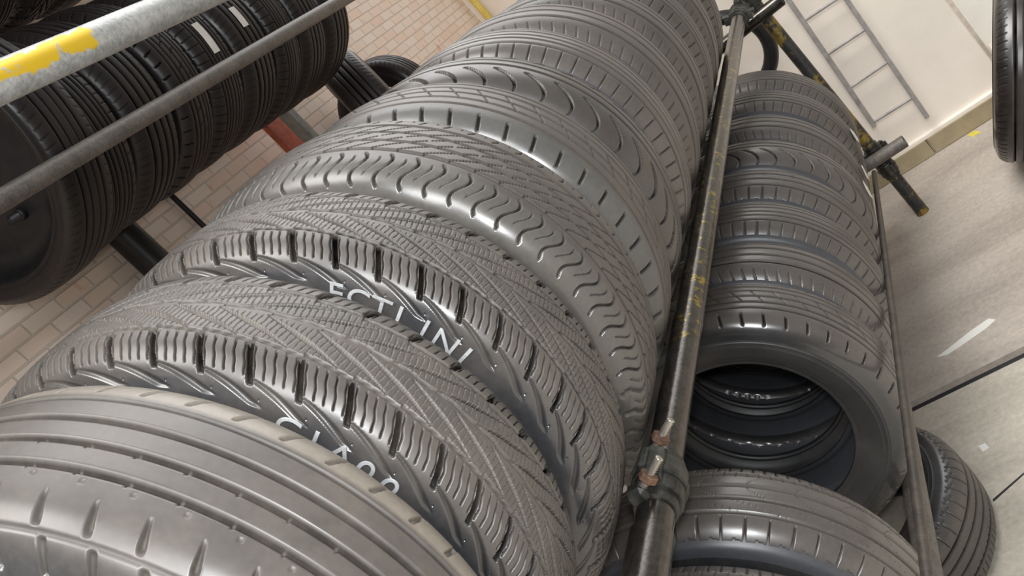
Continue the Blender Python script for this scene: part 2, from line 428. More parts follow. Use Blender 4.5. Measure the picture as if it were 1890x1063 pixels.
def lettering(root, w, R, Sh, text, th0, dth, size, frac, mat='letter', outline=True):
    """raised characters on the near sidewall; frac = where on the sidewall height the baseline lies"""
    hw = w / 2
    sp, ss = half(SW, hw, R, Sh, 64)
    o_ = np.argsort(sp[:, 1]); RR = sp[o_, 1]; XX = sp[o_, 0]
    for i, ch in enumerate(text):
        if ch == ' ': continue
        V = []; F = []
        cu = bpy.data.curves.new('glyph', 'FONT'); cu.body = ch; cu.size = size * 1.35; cu.resolution_u = 6
        if outline: cu.offset = 0.0
        cu.align_x = 'CENTER'; cu.extrude = 0
        to = bpy.data.objects.new('glyph', cu); COL.objects.link(to)
        dg = bpy.context.evaluated_depsgraph_get(); me = to.evaluated_get(dg).to_mesh()
        import bmesh
        bm = bmesh.new(); bm.from_mesh(me)
        bmesh.ops.subdivide_edges(bm, edges=[e for e in bm.edges if e.calc_length() > size * .2], cuts=3)
        bm.verts.index_update()
        b = len(V); th = math.radians(th0 + i * dth); rb = R - frac * Sh
        for v in bm.verts:
            rad = rb + v.co.y; a = th + v.co.x / rb
            x = np.interp(rad, RR, XX) + .0012
            V.append((rad * math.sin(a), -x, rad * math.cos(a) + R))
        for f in bm.faces: F.append(tuple(b + q.index for q in f.verts))
        bm.free(); to.to_mesh_clear() if hasattr(to, 'to_mesh_clear') else None
        bpy.data.objects.remove(to); bpy.data.curves.remove(cu)
        o = meshobj('raised_letter', V, F, M[mat], root, smooth=False)
        sm = o.modifiers.new('solid', 'SOLIDIFY'); sm.thickness = .0012; sm.offset = 0
        o['label'] = 'raised pale letter on the sidewall'

# ================================================================== THE SETTING
# ground
def ground_mat(name='worn_concrete', k=(1, 1, 1)):
    m, t, b = newmat(name); g = t.nodes.new('ShaderNodeNewGeometry').outputs['Position']
    mp = t.nodes.new('ShaderNodeMapping'); t.links.new(g, mp.inputs[0]); mp.inputs['Scale'].default_value = (1, 4, 1)
    n1 = noise(t, 1.6, 8, vec=mp.outputs[0]); n2 = noise(t, 60, 5, vec=g); n3 = noise(t, 5, 8, vec=g, rough=0.75)
    c = ramp(t, n1, [(0.3, (0.35, 0.305, 0.265)), (0.5, (0.43, 0.38, 0.33)), (0.7, (0.49, 0.44, 0.385))])
    c = mixc(t, 1.0, c, ramp(t, n2, [(0.3, (0.85, 0.85, 0.85)), (0.7, (1.12, 1.12, 1.12))]), 'MULTIPLY')
    c = mixc(t, ramp(t, n3, [(0.64, (0, 0, 0)), (0.72, (0.8, 0.8, 0.8))]), c, (0.20, 0.18, 0.16))
    c = mixc(t, 1.0, c, k, 'MULTIPLY'); t.links.new(c, b.inputs['Base Color']); b.inputs['Roughness'].default_value = 0.8
    bump(t, b, n2, 0.35, 0.002); return m
M['ground'] = ground_mat(); M['ground2'] = ground_mat('paler_concrete', (1.13, 1.17, 1.14))
M['pale'] = plain('pale_concrete', (0.62, 0.58, 0.48), 0.8, nscale=8, var=0.12)
M['seam'] = plain('dark_seam', (0.025, 0.024, 0.026), 0.8)
def slab(name, poly, z0, z1, mat):
    n = len(poly); V = [(x, y, z1) for x, y in poly] + [(x, y, z0) for x, y in poly]
    F = [tuple(range(n)), tuple(range(2 * n - 1, n - 1, -1))] + [(i, n + i, n + (i + 1) % n, (i + 1) % n) for i in range(n)]
    o = meshobj(name, V, F, mat, smooth=False); return tag(o, kind='structure')
# the paving joints run across the yard: recessed channel between slabs
ja = at_z(1678, 757, 0); jb = at_z(1890, 645, 0)
jy = (ja.y + jb.y) / 2
slab('floor', [(-3.2, jy + .024), (6, jy + .024), (6, 12), (-3.2, 12)], -.06, 0, M['ground'])
slab('floor', [(-3.2, -4), (6, -4), (6, jy - .024), (-3.2, jy - .024)], -.06, 0, M['ground2'])
slab('floor', [(-3.2, jy - .024), (6, jy - .024), (6, jy + .024), (-3.2, jy + .024)], -.06, -.02, M['seam'])

# brick wall behind the racks
def brick_mat():
    m, t, b = newmat('painted_brick'); g = t.nodes.new('ShaderNodeNewGeometry').outputs['Position']
    s = t.nodes.new('ShaderNodeSeparateXYZ'); t.links.new(g, s.inputs[0])
    cb = t.nodes.new('ShaderNodeCombineXYZ'); t.links.new(s.outputs['Y'], cb.inputs[0]); t.links.new(s.outputs['Z'], cb.inputs[1])
    bk = t.nodes.new('ShaderNodeTexBrick'); t.links.new(cb.outputs[0], bk.inputs['Vector'])
    bk.inputs['Scale'].default_value = 1.0; bk.inputs['Brick Width'].default_value = .165; bk.inputs['Row Height'].default_value = .057
    bk.inputs['Mortar Size'].default_value = .006; bk.inputs['Mortar Smooth'].default_value = .5
    bk.inputs['Color1'].default_value = (0.90, 0.70, 0.57, 1); bk.inputs['Color2'].default_value = (0.92, 0.80, 0.71, 1)
    bk.inputs['Mortar'].default_value = (0.70, 0.60, 0.51, 1)
    n = noise(t, 7, 6, vec=g); n2 = noise(t, 1.3, 3, vec=g)
    c = mixc(t, ramp(t, n, [(0.62, (0, 0, 0)), (0.72, (0.7, 0.7, 0.7))]), bk.outputs['Color'], (0.70, 0.34, 0.22))
    c = mixc(t, ramp(t, n, [(0.30, (0.6, 0.6, 0.6)), (0.42, (0, 0, 0))]), c, (0.90, 0.84, 0.78))
    t.links.new(c, b.inputs['Base Color']); b.inputs['Roughness'].default_value = .85
    inv = mathn(t, 'SUBTRACT', 1.0, bk.outputs['Fac']); bump(t, b, inv, 0.6, 0.004); return m
M['brick'] = brick_mat()
WX = -2.72
v, f = box_geo((WX - .1, 3.1, 1.9), (.2, 7.6, 3.8)); tag(meshobj('wall_left', v, f, M['brick'], smooth=False), kind='structure')
M['plaster'] = plain('cream_plaster', (0.80, 0.72, 0.64), 0.85, nscale=3.5, var=0.06)
M['plaster2'] = plain('white_marble_plaster', (0.90, 0.83, 0.74), 0.6, nscale=3.0, var=0.07, bmp=0.05)
M['skirt'] = plain('tan_skirting', (0.36, 0.30, 0.19), 0.7, nscale=14, var=0.15)
cr = at_x(872, 22, WX)
v, f = box_geo((-1.0, cr.y + .1, 1.35), (3.6, .2, 2.7)); tag(meshobj('wall_back', v, f, M['plaster'], smooth=False), kind='structure')
# white end wall with its skirting
by = at_z(1700, 300, 0).y
print('end wall y', by, 'corner', cr, jy)
cx = at_y(1834, 121, by).x
v, f = box_geo(((cx - 1.3) / 2 , by + .12, 1.25), (cx + 1.3, .2, 2.5)); tag(meshobj('wall_end', v, f, M['plaster2'], smooth=False), kind='structure')
bh = at_y(1700, 262, by).z
jx = at_y(1697, 243, by).x
for k, (a, b_) in enumerate(((-1.3, jx - .003), (jx + .003, cx + .015))):
    o = box('baseboard_end' if k == 0 else 'trim_1', ((a + b_) / 2, by + .008, bh / 2), (b_ - a, .03, bh), M['skirt'], bevel=.004); tag(o, kind='structure')
o = box('trim_2', ((cx - 1.285) / 2, by + .012, bh + .006), (cx + 1.315, .028, .02), M['plaster2'], bevel=.004); tag(o, kind='structure')
# wall and board further off to the right
v, f = box_geo((3.4, 7.1, 1.6), (5.4, .2, 3.2)); tag(meshobj('wall_right', v, f, plain('grey_far_wall', (0.60, 0.62, 0.58), .8, nscale=3, var=.05), smooth=False), kind='structure')
# unseen slab added overhead to shade the rear rack
v, f = box_geo((-2.15, 1.3, 3.3), (1.7, 5.4, .12)); tag(meshobj('shade_slab', v, f, plain('shade_slab_grey', (0.30, 0.28, 0.26), .8), smooth=False), kind='structure')

# ================================================================== RAILS
_p = Vector((0, 0, EYE)) + ray(172, 80) * (1.13 / FPX); YC = _p.y + .055; print('YC', YC)
M['polA'] = pole_mat('worn_black_tube', (0.075, 0.068, 0.062), (0.13, 0.118, 0.108), 0.55, 55, 0.9, 0.22, yaxis_range=[(1, 1.2, 2.9), (0, -9, 9)], ycol=(0.40, 0.29, 0.05))
M['polB'] = pole_mat('dull_grey_tube', (0.11, 0.10, 0.09), (0.20, 0.18, 0.16), 0, metal=0.3, rough=0.5)
M['polC'] = pole_mat('galvanised_tube', (0.34, 0.35, 0.35), (0.52, 0.53, 0.52), 0.40, 14, 0.35, 0.42, yaxis_range=[(1, -1, YC), (2, -.012, .017)], ycol=(0.75, 0.50, 0.02))
M['polD'] = pole_mat('brown_bar', (0.03, 0.026, 0.023), (0.08, 0.064, 0.05), 0, metal=0.2, rough=0.5)
M['polY'] = pole_mat('yellow_black_tube', (0.025, 0.03, 0.035), (0.06, 0.058, 0.055), 0.50, 9, 0.3, 0.4, ycol=(0.26, 0.18, 0.035))
M['yellowtube'] = pole_mat('yellow_tube', (0.62, 0.45, 0.08), (0.75, 0.58, 0.14), 0, metal=0.0, rough=0.5)
AX, AZ = -.590, EYE - .552
yA1 = 3.36
a = empty('scaffold_rail', (AX, 0.0, AZ), (0, 0, 0), 'worn black scaffold tube running along the right side of the biggest tyre row', 'scaffold tube')
tube('rail_tube', (0, .25, 0), (0, yA1, 0), .02415, M['polA'], a, seg=4)
# overlapping sleeve near the camera
sl = tube('sleeve', (0, .25, 0), (0, .80, 0), .0275, M['polA'], a, wall=.003); sl['label'] = 'wider dark sleeve round the near end of the tube'
bx, bz = at_x(0, 150, 0) if False else (0, 0), 0
pc = Vector((0, 0, EYE)) + ray(0, 152) * (1.07 / FPX); pb = Vector((0, 0, EYE)) + ray(0, 371) * (1.95 / FPX)
print('C', pc, 'B', pb)
def rail(name, p, y0, y1, r, mat, label):
    o = empty(name, (p[0], 0, p[2]), (0, 0, 0), label, 'scaffold tube')
    tube('rail_tube', (0, y0, 0), (0, y1, 0), r, mat, o, seg=4); return o
rail_c = rail('scaffold_rail', pc, -.1, 3.6, .02415, M['polC'], 'pale galvanised tube with a yellow paint smear crossing the top left corner')
rail_b = rail('scaffold_rail', pb, .6, 4.4, .02415, M['polB'], 'dull dark tube crossing in front of the tyres in the rear rack')
pd = at_x(1712, 1066, -.425); pe = at_y(1613, 318, 3.25)
print('D', pd, pe)
rail_d = empty('guard_bar', pd, (0, 0, 0), 'slim brown metal bar along the right side of the lower tyre row', 'metal bar')
tube('bar', (pd - pe) * .18, pe - pd, .0085, M['polD'], rail_d, seg=4)
# bearing tubes under the rows
def bearer(x, z, y0, y1, label):
    o = rail('bearer_tube', (x, 0, z), y0, y1, .02415, M['polB'], label); return o
T1X, T1Z = -.86, EYE - .257
T2X, T2Z = -.816, .63
bearer(-1.088, 1.066, .25, 3.45, 'dark tube under the left side of the biggest tyre row')
bearer(-1.012, .338, .4, 3.45, 'dark tube under the left side of the lower tyre row')
bearer(-.62, .338, .4, 3.45, 'dark tube under the right side of the lower tyre row')

# far uprights, transoms and couplers
fu = at_z(1704, 392, 0)
print('upright', fu)
def coupler(parent, y, r=.026, ang=0, x=0, z=0, axis='Y', mat='clampiron'):
    """scaffold coupler: two half shells, a flap and two eye bolts with nuts"""
    Rm = Matrix.Rotation(ang, 4, 'Y')
    if axis == 'Z': Rm = Matrix.Rotation(math.radians(90), 4, 'X') @ Rm
    T = Matrix.Translation((x, y, z)) @ Rm
    prt = [tube_geo((0, -.028, 0), (0, .028, 0), r + .0075, n=28, wall=.007), tube_geo((0, -.006, 0), (0, .006, 0), r + .0105, n=28, wall=.008)]
    for s in (-1, 1):
        bx_, bf = box_geo((s * (r + .010), 0, .0), (.022, .050, .022)); prt.append((bx_, bf))
        bx_, bf = box_geo((s * (r + .014), 0, .012), (.026, .034, .010)); prt.append((bx_, bf))
    V_, F_ = join(prt); o = meshobj('coupler', [T @ Vector(v) for v in V_], F_, M[mat], parent, smooth=False)
    bv = o.modifiers.new('bevel', 'BEVEL'); bv.width = .002; bv.segments = 2
    autosmooth(o, 35)
    return o
def bolt(parent, p, d, length=.06, r=.0055):
    """threaded stud with a hexagon nut"""
    p = Vector(p); u, w, d = frame(d)
    n = 14; V_ = []; F_ = []; m = 30
    for i in range(m):
        s = i / (m - 1); rr = r * (1 - .24 * (i % 2)) ; 
        for k in range(n):
            a_ = 2 * math.pi * k / n; V_.append(p + d * (s * length) + (u * math.cos(a_) + w * math.sin(a_)) * rr)
    for i in range(m - 1):
        for k in range(n): F_.append((i * n + k, i * n + (k + 1) % n, (i + 1) * n + (k + 1) % n, (i + 1) * n + k))
    F_.append(tuple(range((m - 1) * n, m * n)))
    o = meshobj('bolt', V_, F_, M['steel'], parent); o['label'] = 'bare steel threaded bolt'
    h0, h1 = .3, .5
    V_ = []; F_ = []
    for s in (h0, h1):
        for k in range(6):
            a_ = math.pi / 3 * k; V_.append(p + d * (s * length) + (u * math.cos(a_) + w * math.sin(a_)) * r * 2.1)
    for k in range(6): F_.append((k, (k + 1) % 6, 6 + (k + 1) % 6, 6 + k))
    F_ += [tuple(range(6))[::-1], tuple(range(6, 12))]
    q = meshobj('nut', V_, F_, M['rust'], o, smooth=False)
    m_ = q.modifiers.new('bevel', 'BEVEL'); m_.width = .001
    return o
print('yA', yA1)
# near coupler with two bolts standing on the big tyre side of the rail
cy = at_x(1200, 880, AX).y
k1 = coupler(a, .885, ang=math.radians(-60)); 
def near_rail(px, py, dz):
    yy = at_x(px, py, AX).y; c_ = cam.matrix_world.inverted() @ Vector((AX, yy, AZ))
    return Vector((0, 0, EYE)) + ray(px, py) * ((-c_.z - dz) / FPX) - Vector((AX, 0, AZ))
for px, py in ((1183, 905), (1206, 832)):
    bolt(a, near_rail(px, py, .012), im2w((.40, -.85, -.30)), .050, .0060)
pr = []
for px, py, d_ in ((1180, 912, (.030, .024, .026)), (1203, 842, (.026, .022, .024)), (1196, 868, (.022, .050, .018))):
    pr.append(box_geo(near_rail(px, py, .0), d_))
bs, bf = join(pr)
o = meshobj('coupler_lug', bs, bf, M['clampiron'], a, smooth=False); o.modifiers.new('bevel', 'BEVEL').width = .006
up = empty('scaffold_upright', (fu.x, fu.y, 0), (0, 0, 0), 'black and yellow scaffold upright whose foot stands on the floor by the end wall', 'scaffold tube')
tube('upright_tube', (0, 0, 0), (0, 0, 3.2), .02415, M['polY'], up, seg=4)
tz = at_y(1630, 285, fu.y - .05).z
def dome(parent, p, d, n=5): pass
coupler(up, 0, axis='Z', z=tz, ang=.6); coupler(up, 0, axis='Z', z=AZ, ang=.2); coupler(up, 0, axis='Z', z=tz - .07, ang=1.8)
tr = empty('transom_tube', (fu.x, fu.y - .056, tz), (0, 0, 0), 'short scaffold tube end clamped across the foot of the far upright', 'scaffold tube')
tube('cross_tube', (-1.0, 0, 0), (.115, 0, 0), .02415, M['polB'], tr)
tr = empty('transom_tube', (fu.x, fu.y - .052, AZ - .075), (0, 0, 0), 'dark scaffold tube crossing behind the far end of the biggest tyre row', 'scaffold tube')
tube('cross_tube', (-1.0, 0, 0), (.09, 0, 0), .02415, M['polA'], tr)
coupler(a, yA1 - .12, ang=.4); coupler(a, yA1 - .05, ang=2.0)

# ring hanging at the far end
rc = at_y(1345, 108, fu.y + .12)
V_ = []; F_ = []; n, m = 64, 20; Rr = .158; rt = .028
for i in range(n):
    for k in range(m):
        A, B = 2 * math.pi * i / n, 2 * math.pi * k / m
        rr = Rr + rt * math.cos(B); V_.append((rr * math.sin(A), rt * 1.1 * math.sin(B), rr * math.cos(A)))
for i in range(n):
    for k in range(m): F_.append((i * m + k, ((i + 1) % n) * m + k, ((i + 1) % n) * m + (k + 1) % m, i * m + (k + 1) % m))
o = meshobj('inner_tube', V_, F_, M['blackpipe']); o.location = rc
tag(o, 'small smooth black rubber ring hanging beside the far upright', 'inner tube')

# wire ladder against the end wall
lp = by - .035
def LP(px, py): return at_y(px, py, lp)
lb, lt = LP(1614, 233), LP(1463, 11); rb, rt_ = LP(1712, 217), LP(1563, 0)
lad = empty('ladder', (0, 0, 0), (0, 0, 0), 'narrow grey metal ladder standing against the white end wall', 'ladder')
lt = lb + (lt - lb) * 1.9; rt_ = rb + (rt_ - rb) * 1.9
for p, q, ww in ((lb, lt, .026), (rb, rt_, .016)):
    d_ = q - p; L_ = d_.length; mid_ = (p + q) / 2
    rot = d_.to_track_quat('Z', 'Y').to_matrix()
    box('rail', mid_, (ww, .018, L_), M['wire'], lad, rot, bevel=.003)
rl = [((1482, 40), (1560, -12)), ((1525, 102), (1599, 53)), ((1563, 166), (1638, 115)), ((1608, 228), (1683, 181))]
P0 = [(LP(*a_), LP(*b_)) for a_, b_ in rl]
step = [(P0[0][0] - P0[3][0]) / 3, (P0[0][1] - P0[3][1]) / 3]
for e in range(1, 4): P0.append((P0[0][0] + step[0] * e, P0[0][1] + step[1] * e))
for p, q in P0:
    tube('rung', p, q, .006, M['wire'], lad, n=12, wall=.002)

# posts and pipes on the rear wall
pp = at_x(250, 452, WX + .07)
o = empty('downpipe', (pp.x, pp.y, 0), label='thick black pipe standing against the brick wall in the gap between the racks', cat='pipe')
tube('pipe', (0, 0, 0), (0, 0, 3.2), .062, M['blackpipe'], o)
for zz in (.5, 1.75, 2.6): 
    q = tube('bracket', (0, 0, zz), (0, 0, zz + .03), .067, M['blackpipe'], o, wall=.004)
pp = at_x(337, 380, WX + .02)
o = empty('conduit', (pp.x, pp.y, 0), label='thin black conduit running up the brick wall beside the thick black pipe', cat='pipe')
tube('pipe', (0, 0, 0), (0, 0, 3.2), .012, M['blackpipe'], o)
pp = at_x(547, 228, -2.45)
o = empty('rack_post', (pp.x, pp.y, 0), label='grey square post of the rear rack beside the red board', cat='post')
box('post', (0, 0, 1.6), (.06, .05, 3.2), M['greypost'], o, bevel=.004)
box('foot_plate', (0, 0, .005), (.14, .14, .01), M['greypost'], o)
pp = at_x(512, 238, -2.55)
o = tag(box('red_board', (pp.x, pp.y, 1.2), (.03, .13, 2.4), M['redbox'], bevel=.004), 'red painted board standing left of the grey rack post', 'board')
pp = at_y(884, 12, cr.y - .06)
o = empty('yellow_tube', (pp.x, pp.y, 0), label='yellow painted tube standing against the back wall beyond the racks', cat='pipe')
tube('tube', (0, 0, 0), (0, 0, 3.2), .026, M['yellowtube'], o)

# white board leaning right of the end wall
q0 = at_y(1838, 78, by + .5); q1 = at_y(1775, 0, by + .5)
wb = empty('white_frame', (q0.x + .02, by + .5, 0), (0, 0, 0), 'white board standing just beyond the right corner of the white end wall', 'board')
hh = q0.z
box('panel', (.02, 0, hh / 2 + .75), (.16, .03, 1.5 + hh), M['whitepaint'], wb, bevel=.004)
box('ledge', (.05, -.04, hh), (.20, .12, .025), M['plaster'], wb, bevel=.004)

# ================================================================== BIG ROW (top level of the front rack)
grp1 = 'tyres in the biggest row'
def row1(y0, y1, R, pat, label, **k):
    w = y1 - y0 - .004
    x_, z_ = (T1X, T1Z) if y0 < .7 else (AX - (R + .03) * .675, AZ + (R + .03) * .738)
    if .7 < y0 < .8: x_, z_ = x_ - .009, z_ + .010
    return make_tyre('tyre', x_, z_, y0, w, R, pat=pat, label=label, group=grp1, **k), w
t1, w1 = row1(.345, .552, .332, pat_ribbed, 'nearest worn tyre in the bottom left corner with straight ribs and slotted shoulders', nt_=1600, nv=170, mid=25, dense=150,
     mat='dusty', dust=.55, tread=TREAD * 1.05, far_col=(.21, .185, .155), groove=TREAD * .5)
t2, w2 = row1(.554, .742, .331, pat_winter, 'worn winter tyre with diagonal sipes and dusty cuts, second from the bottom left corner', nt_=2400, nv=210, mid=28, dense=200,
     mat='dusty', dust=.6, tread=TREAD * 1.0, groove=TREAD * .12, near_side=(.085, .078, .07))
lettering(t2, w2, .331, .125, "CIA00", 63, 5.0, .026, .42)
t3, w3 = row1(.744, .935, .340, pat_winter, 'winter tyre with a dark lettered sidewall behind the dusty winter tyre', nt_=2200, nv=200, mid=28, dense=200,
     mat='dusty', dust=.08, tread=TREAD * 1.05, groove=TREAD * .06, near_side=(.040, .040, .045), phase=.013)
lettering(t3, w3, .340, .125, "FCTLINI", 52, 4.8, .027, .43)
t4, w4 = row1(.938, 1.160, .349, pat_wave, 'tyre with wavy shoulder cuts, fourth from the bottom left corner', nt_=1500, nv=120, mid=20, dense=200,
     mat='dull', dust=.3, tread=TREAD * 1.0, near_side=(.15, .13, .10), near_col=(.085, .080, .073), groove=TREAD * .35)
t5, w5 = row1(1.163, 1.352, .340, pat_slot, 'smooth grey shouldered tyre with short slots, fifth from the bottom left corner', nt_=1300, nv=110, mid=20, dense=200,
     mat='dull', dust=.3, near_col=(.080, .079, .076), groove=TREAD * .35)
lettering(t5, w5, .340, .125, "OD OC", 38, 6, .022, .40)
t6, w6 = row1(1.355, 1.545, .331, pat_claw, 'glossy black directional tyre with claw shaped cuts in the biggest row', nt_=1200, nv=100, mid=20, dense=200,
     mat='gloss', tread=TREAD * .75, groove=(.004, .004, .004), rnd=1)
t7, w7 = row1(1.548, 1.750, .327, pat_fine, 'finely grooved tyre just behind the glossy directional tyre', nt_=1100, nv=90, mid=20, dense=200, mat='gloss', tread=TREAD * 1.25, dust=.2, rnd=1)
t8, w8 = row1(1.754, 1.985, .320, pat_plain, 'dark tyre with a broad matt sidewall, two places behind the glossy directional tyre', nt_=900, nv=120, mat='dull', tread=TREAD * 1.15, side=SIDE * .6, rnd=1)
lab = ['tyre with a ribbed tread, fourth from the far end of the biggest row', 'fine grooved tyre, third from the far end of the biggest row',
       'narrow ribbed tyre next to last in the biggest row', 'last tyre at the far end of the biggest row']
y = 1.99
for i in range(4):
    row1(y, y + .215, .309 - .005 * i, (pat_plain, pat_fine)[i % 2], lab[i], nt_=700, nv=110, mat='dull', tread=TREAD * 1.1, side=SIDE * .6, rnd=1); y += .218
y += .0

# ================================================================== LOWER ROW
grp2 = 'tyres in the lower row'
def row2(y0, y1, R, pat, label, x=0, z=0, **k):
    k.setdefault('mat', 'dull'); k.setdefault('rnd', 1); k.setdefault('side', SIDE * .6); k['tread'] = np.array(k.get('tread', TREAD)) * 1.35
    return make_tyre('tyre', T2X + x, T2Z + z, y0, y1 - y0 - .007, R, pat=pat, label=label, group=grp2, **k)
row2(.775, .985, .322, pat_hook, 'nearest tyre of the lower row, cut by the bottom edge of the photo', nt_=1200, nv=110, mid=30, mat='gloss', tread=TREAD * .95, groove=TREAD * .3, dust=.3, phase=.02)
row2(.987, 1.190, .322, pat_hook, 'tyre with hooked shoulder cuts in front of the gap in the lower row', nt_=1200, nv=110, mid=30, mat='gloss', tread=TREAD * .95, groove=TREAD * .3, dust=.3)
row2(1.57, 1.760, .322, pat_slot, 'tyre whose open centre faces the camera behind the gap in the lower row', nt_=1100, nv=90, mid=30, mat='gloss', tread=TREAD * .95, side=SIDE * .8, Sh=.115, rnd=0)
ys = [1.765, 1.975, 2.185, 2.40, 2.605, 2.83, 3.06, 3.28]
lb2 = ['ribbed tyre directly behind the open centred one in the lower row', 'tyre with block shoulders and a greenish sidewall, second behind the open centred one',
       'tyre with swept cuts, third behind the open centred one in the lower row', 'glossy clawed tyre with a white scrap on its right side in the lower row',
       'flat grooved tyre fourth from last, two places before the end of the lower row', 'many grooved tyre next to last in the lower row', 'last tyre at the far end of the lower row beside the upright']
pts = [pat_plain, pat_fine, pat_hook, pat_claw, pat_plain, pat_fine, pat_fine]
for i in range(7):
    row2(ys[i], ys[i + 1], .320 + .004 * (i % 2), pts[i], lb2[i], nt_=700, nv=120, mid=30, mat='gloss' if i in (0, 1, 3) else 'dull', tread=TREAD * .95)
# white torn label scraps on the right of the row
for k, (px, py) in enumerate(((1556, 262), (1590, 322), (1606, 348))):
    yk = (2.93, 2.70, 2.56)[k]
    p = at_y(px, py, yk); c = Vector((p.x - T2X, 0, p.z - T2Z)); c.normalize()
    p = Vector((T2X, yk, T2Z)) + c * .3285
    rot = c.to_track_quat('Z', 'Y').to_matrix()
    V_ = []; n = 9
    rnd = random.Random(k)
    for i in range(n):
        a_ = 2 * math.pi * i / n; V_.append(Vector(((.010 + .008 * rnd.random()) * math.cos(a_) * 1.4, (.02 + .014 * rnd.random()) * math.sin(a_), 0)))
    V_ = [p + rot @ v for v in V_] + [p + rot @ (v + Vector((0, 0, .0008))) for v in V_]
    F_ = [tuple(range(n))[::-1], tuple(range(n, 2 * n))] + [(i, (i + 1) % n, n + (i + 1) % n, n + i) for i in range(n)]
    tag(meshobj('paper_scrap', V_, F_, M['sticker'], smooth=False), ['uppermost white paper scrap on the right edge of the lower row', 'middle white paper scrap on the right edge of the lower row', 'lowest white paper scrap on the right edge of the lower row'][k], 'label', 'paper scraps on the lower row')

# ================================================================== REAR RACK (upper left)
DK = np.array((.014, .0108, .0108))  # black rubber, with the rear rack's shade put into the colour
grp3 = 'dark tyres in the rear rack'
LX, LZ = -2.068, 2.256
yy = 1.667
lab3 = ['dark wheel with its rim facing the camera at the left edge', 'dark tyre just behind the rimmed wheel in the rear rack', 'dark tyre with a pale worn streak, third in the rear rack',
        'dark tyre below the left end of the galvanised tube, fourth in the rear rack', 'dark tyre carrying the larger white label, fifth in the rear rack', 'dark tyre carrying the smaller white label, sixth in the rear rack',
        'dark tyre third from the far end of the rear rack', 'dark tyre next to last in the rear rack', 'last dark tyre of the rear rack against the sunlit bricks']
ry = []
pl = [pat_plain, pat_fine, pat_plain, pat_slot, pat_fine, pat_plain, pat_fine, pat_plain, pat_plain]
for i in range(9):
    w = .185 + .02 * (i % 3)
    R = (.364, .322, .316, .318, .314, .316, .320, .325, .329)[i]
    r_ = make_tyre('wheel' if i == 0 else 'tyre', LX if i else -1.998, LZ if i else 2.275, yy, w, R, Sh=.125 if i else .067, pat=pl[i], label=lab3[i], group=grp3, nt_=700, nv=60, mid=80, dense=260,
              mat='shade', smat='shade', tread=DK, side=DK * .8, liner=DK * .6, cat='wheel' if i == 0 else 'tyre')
    ry.append((yy, w, R, r_)); yy += w + .006
# rim of the first wheel
y0, w, R, root = ry[0]
Rb = R - .067
prof = [(-w * .40, Rb + .008), (-w * .41, Rb - .004), (-w * .36, Rb - .012), (-w * .25, Rb - .020), (-w * .12, Rb - .045), (-w * .10, Rb - .07), (-w * .20, Rb - .12), (-w * .22, Rb - .17), (-w * .16, Rb - .190), (-w * .16, .033), (-w * .14, .030), (-w * .05, .030)]
V_ = []; F_ = []; n = 96
for i in range(n):
    A = 2 * math.pi * i / n
    for x, r in prof: V_.append((r * math.sin(A), x, r * math.cos(A) + R))
m = len(prof)
for i in range(n):
    for k in range(m - 1): F_.append((i * m + k, i * m + k + 1, ((i + 1) % n) * m + k + 1, ((i + 1) % n) * m + k))
rim = meshobj('rim', V_, F_, M['rim'], root); autosmooth(rim, 50)
for k in range(5):
    A = 2 * math.pi * k / 5; tube('lug_nut', (.055 * math.sin(A), -w * .16 - .016, .055 * math.cos(A) + R), (.055 * math.sin(A), -w * .16, .055 * math.cos(A) + R), .010, M['rim'], rim, n=6, wall=.003)
hp_ = at_y(38, 395, y0 + w / 2 - w * .2); hp_ = hp_ - Vector((-1.998, y0 + w / 2, 2.275 - R))
V_, F_ = tube_geo(hp_ - Vector((0, .012, 0)), hp_ + Vector((0, .01, 0)), .017, n=24, wall=.005)
meshobj('bolt_boss', V_, F_, M['rim'], rim)
bm_w = box('balance_weight', (.275 * math.sin(2.2), -w * .40 - .004, .275 * math.cos(2.2) + R), (.035, .005, .009), M['steel'], rim, Matrix.Rotation(.6, 3, 'Y'))
# white labels on two treads
for (px, py), i, lbl in (((410, 46), 4, 'larger white label stuck on a dark tyre under the galvanised tube'), ((459, 13), 5, 'smaller white label stuck on a dark tyre next to the galvanised tube')):
    y0, w, R, root = ry[i]; yc = y0 + w * .5
    best = None
    for dg in range(0, 180):
        A = math.radians(dg); p = Vector((LX + R * math.sin(A), yc, LZ + R * math.cos(A))); d_ = p - Vector((0, 0, EYE))
        v = cam.matrix_world.inverted() @ p; X_, Y_ = 945 - FPX * v.x / v.z, 531.5 + FPX * v.y / v.z
        e = (X_ - px) ** 2 + (Y_ - py) ** 2
        if best is None or e < best[0]: best = (e, A)
    A0 = best[1]; print('label err', best[0] ** .5, math.degrees(A0))
    hl, hw_ = (.055, .017) if i == 4 else (.038, .017); V_ = []; F_ = []
    for s in range(9):
        A = A0 + (s / 8 - .5) * 2 * hl / R
        for rr in (R + .0008, R + .0020):
            for x in (-hw_, hw_): V_.append((LX + rr * math.sin(A), yc + x, LZ + rr * math.cos(A)))
    for s in range(8):
        b = s * 4; c = b + 4
        F_ += [(b, c, c + 1, b + 1), (b + 2, b + 3, c + 3, c + 2), (b, b + 2, c + 2, c), (b + 1, c + 1, c + 3, b + 3)]
    F_ += [(0, 1, 3, 2), (32, 34, 35, 33)]
    tag(meshobj('paper_label', V_, F_, M['sticker'], smooth=False), lbl, 'label', 'white labels on the dark tyres')
bearer(-2.368, 2.068, .9, 3.6, 'dark tube under the rear side of the dark tyres in the rear rack')
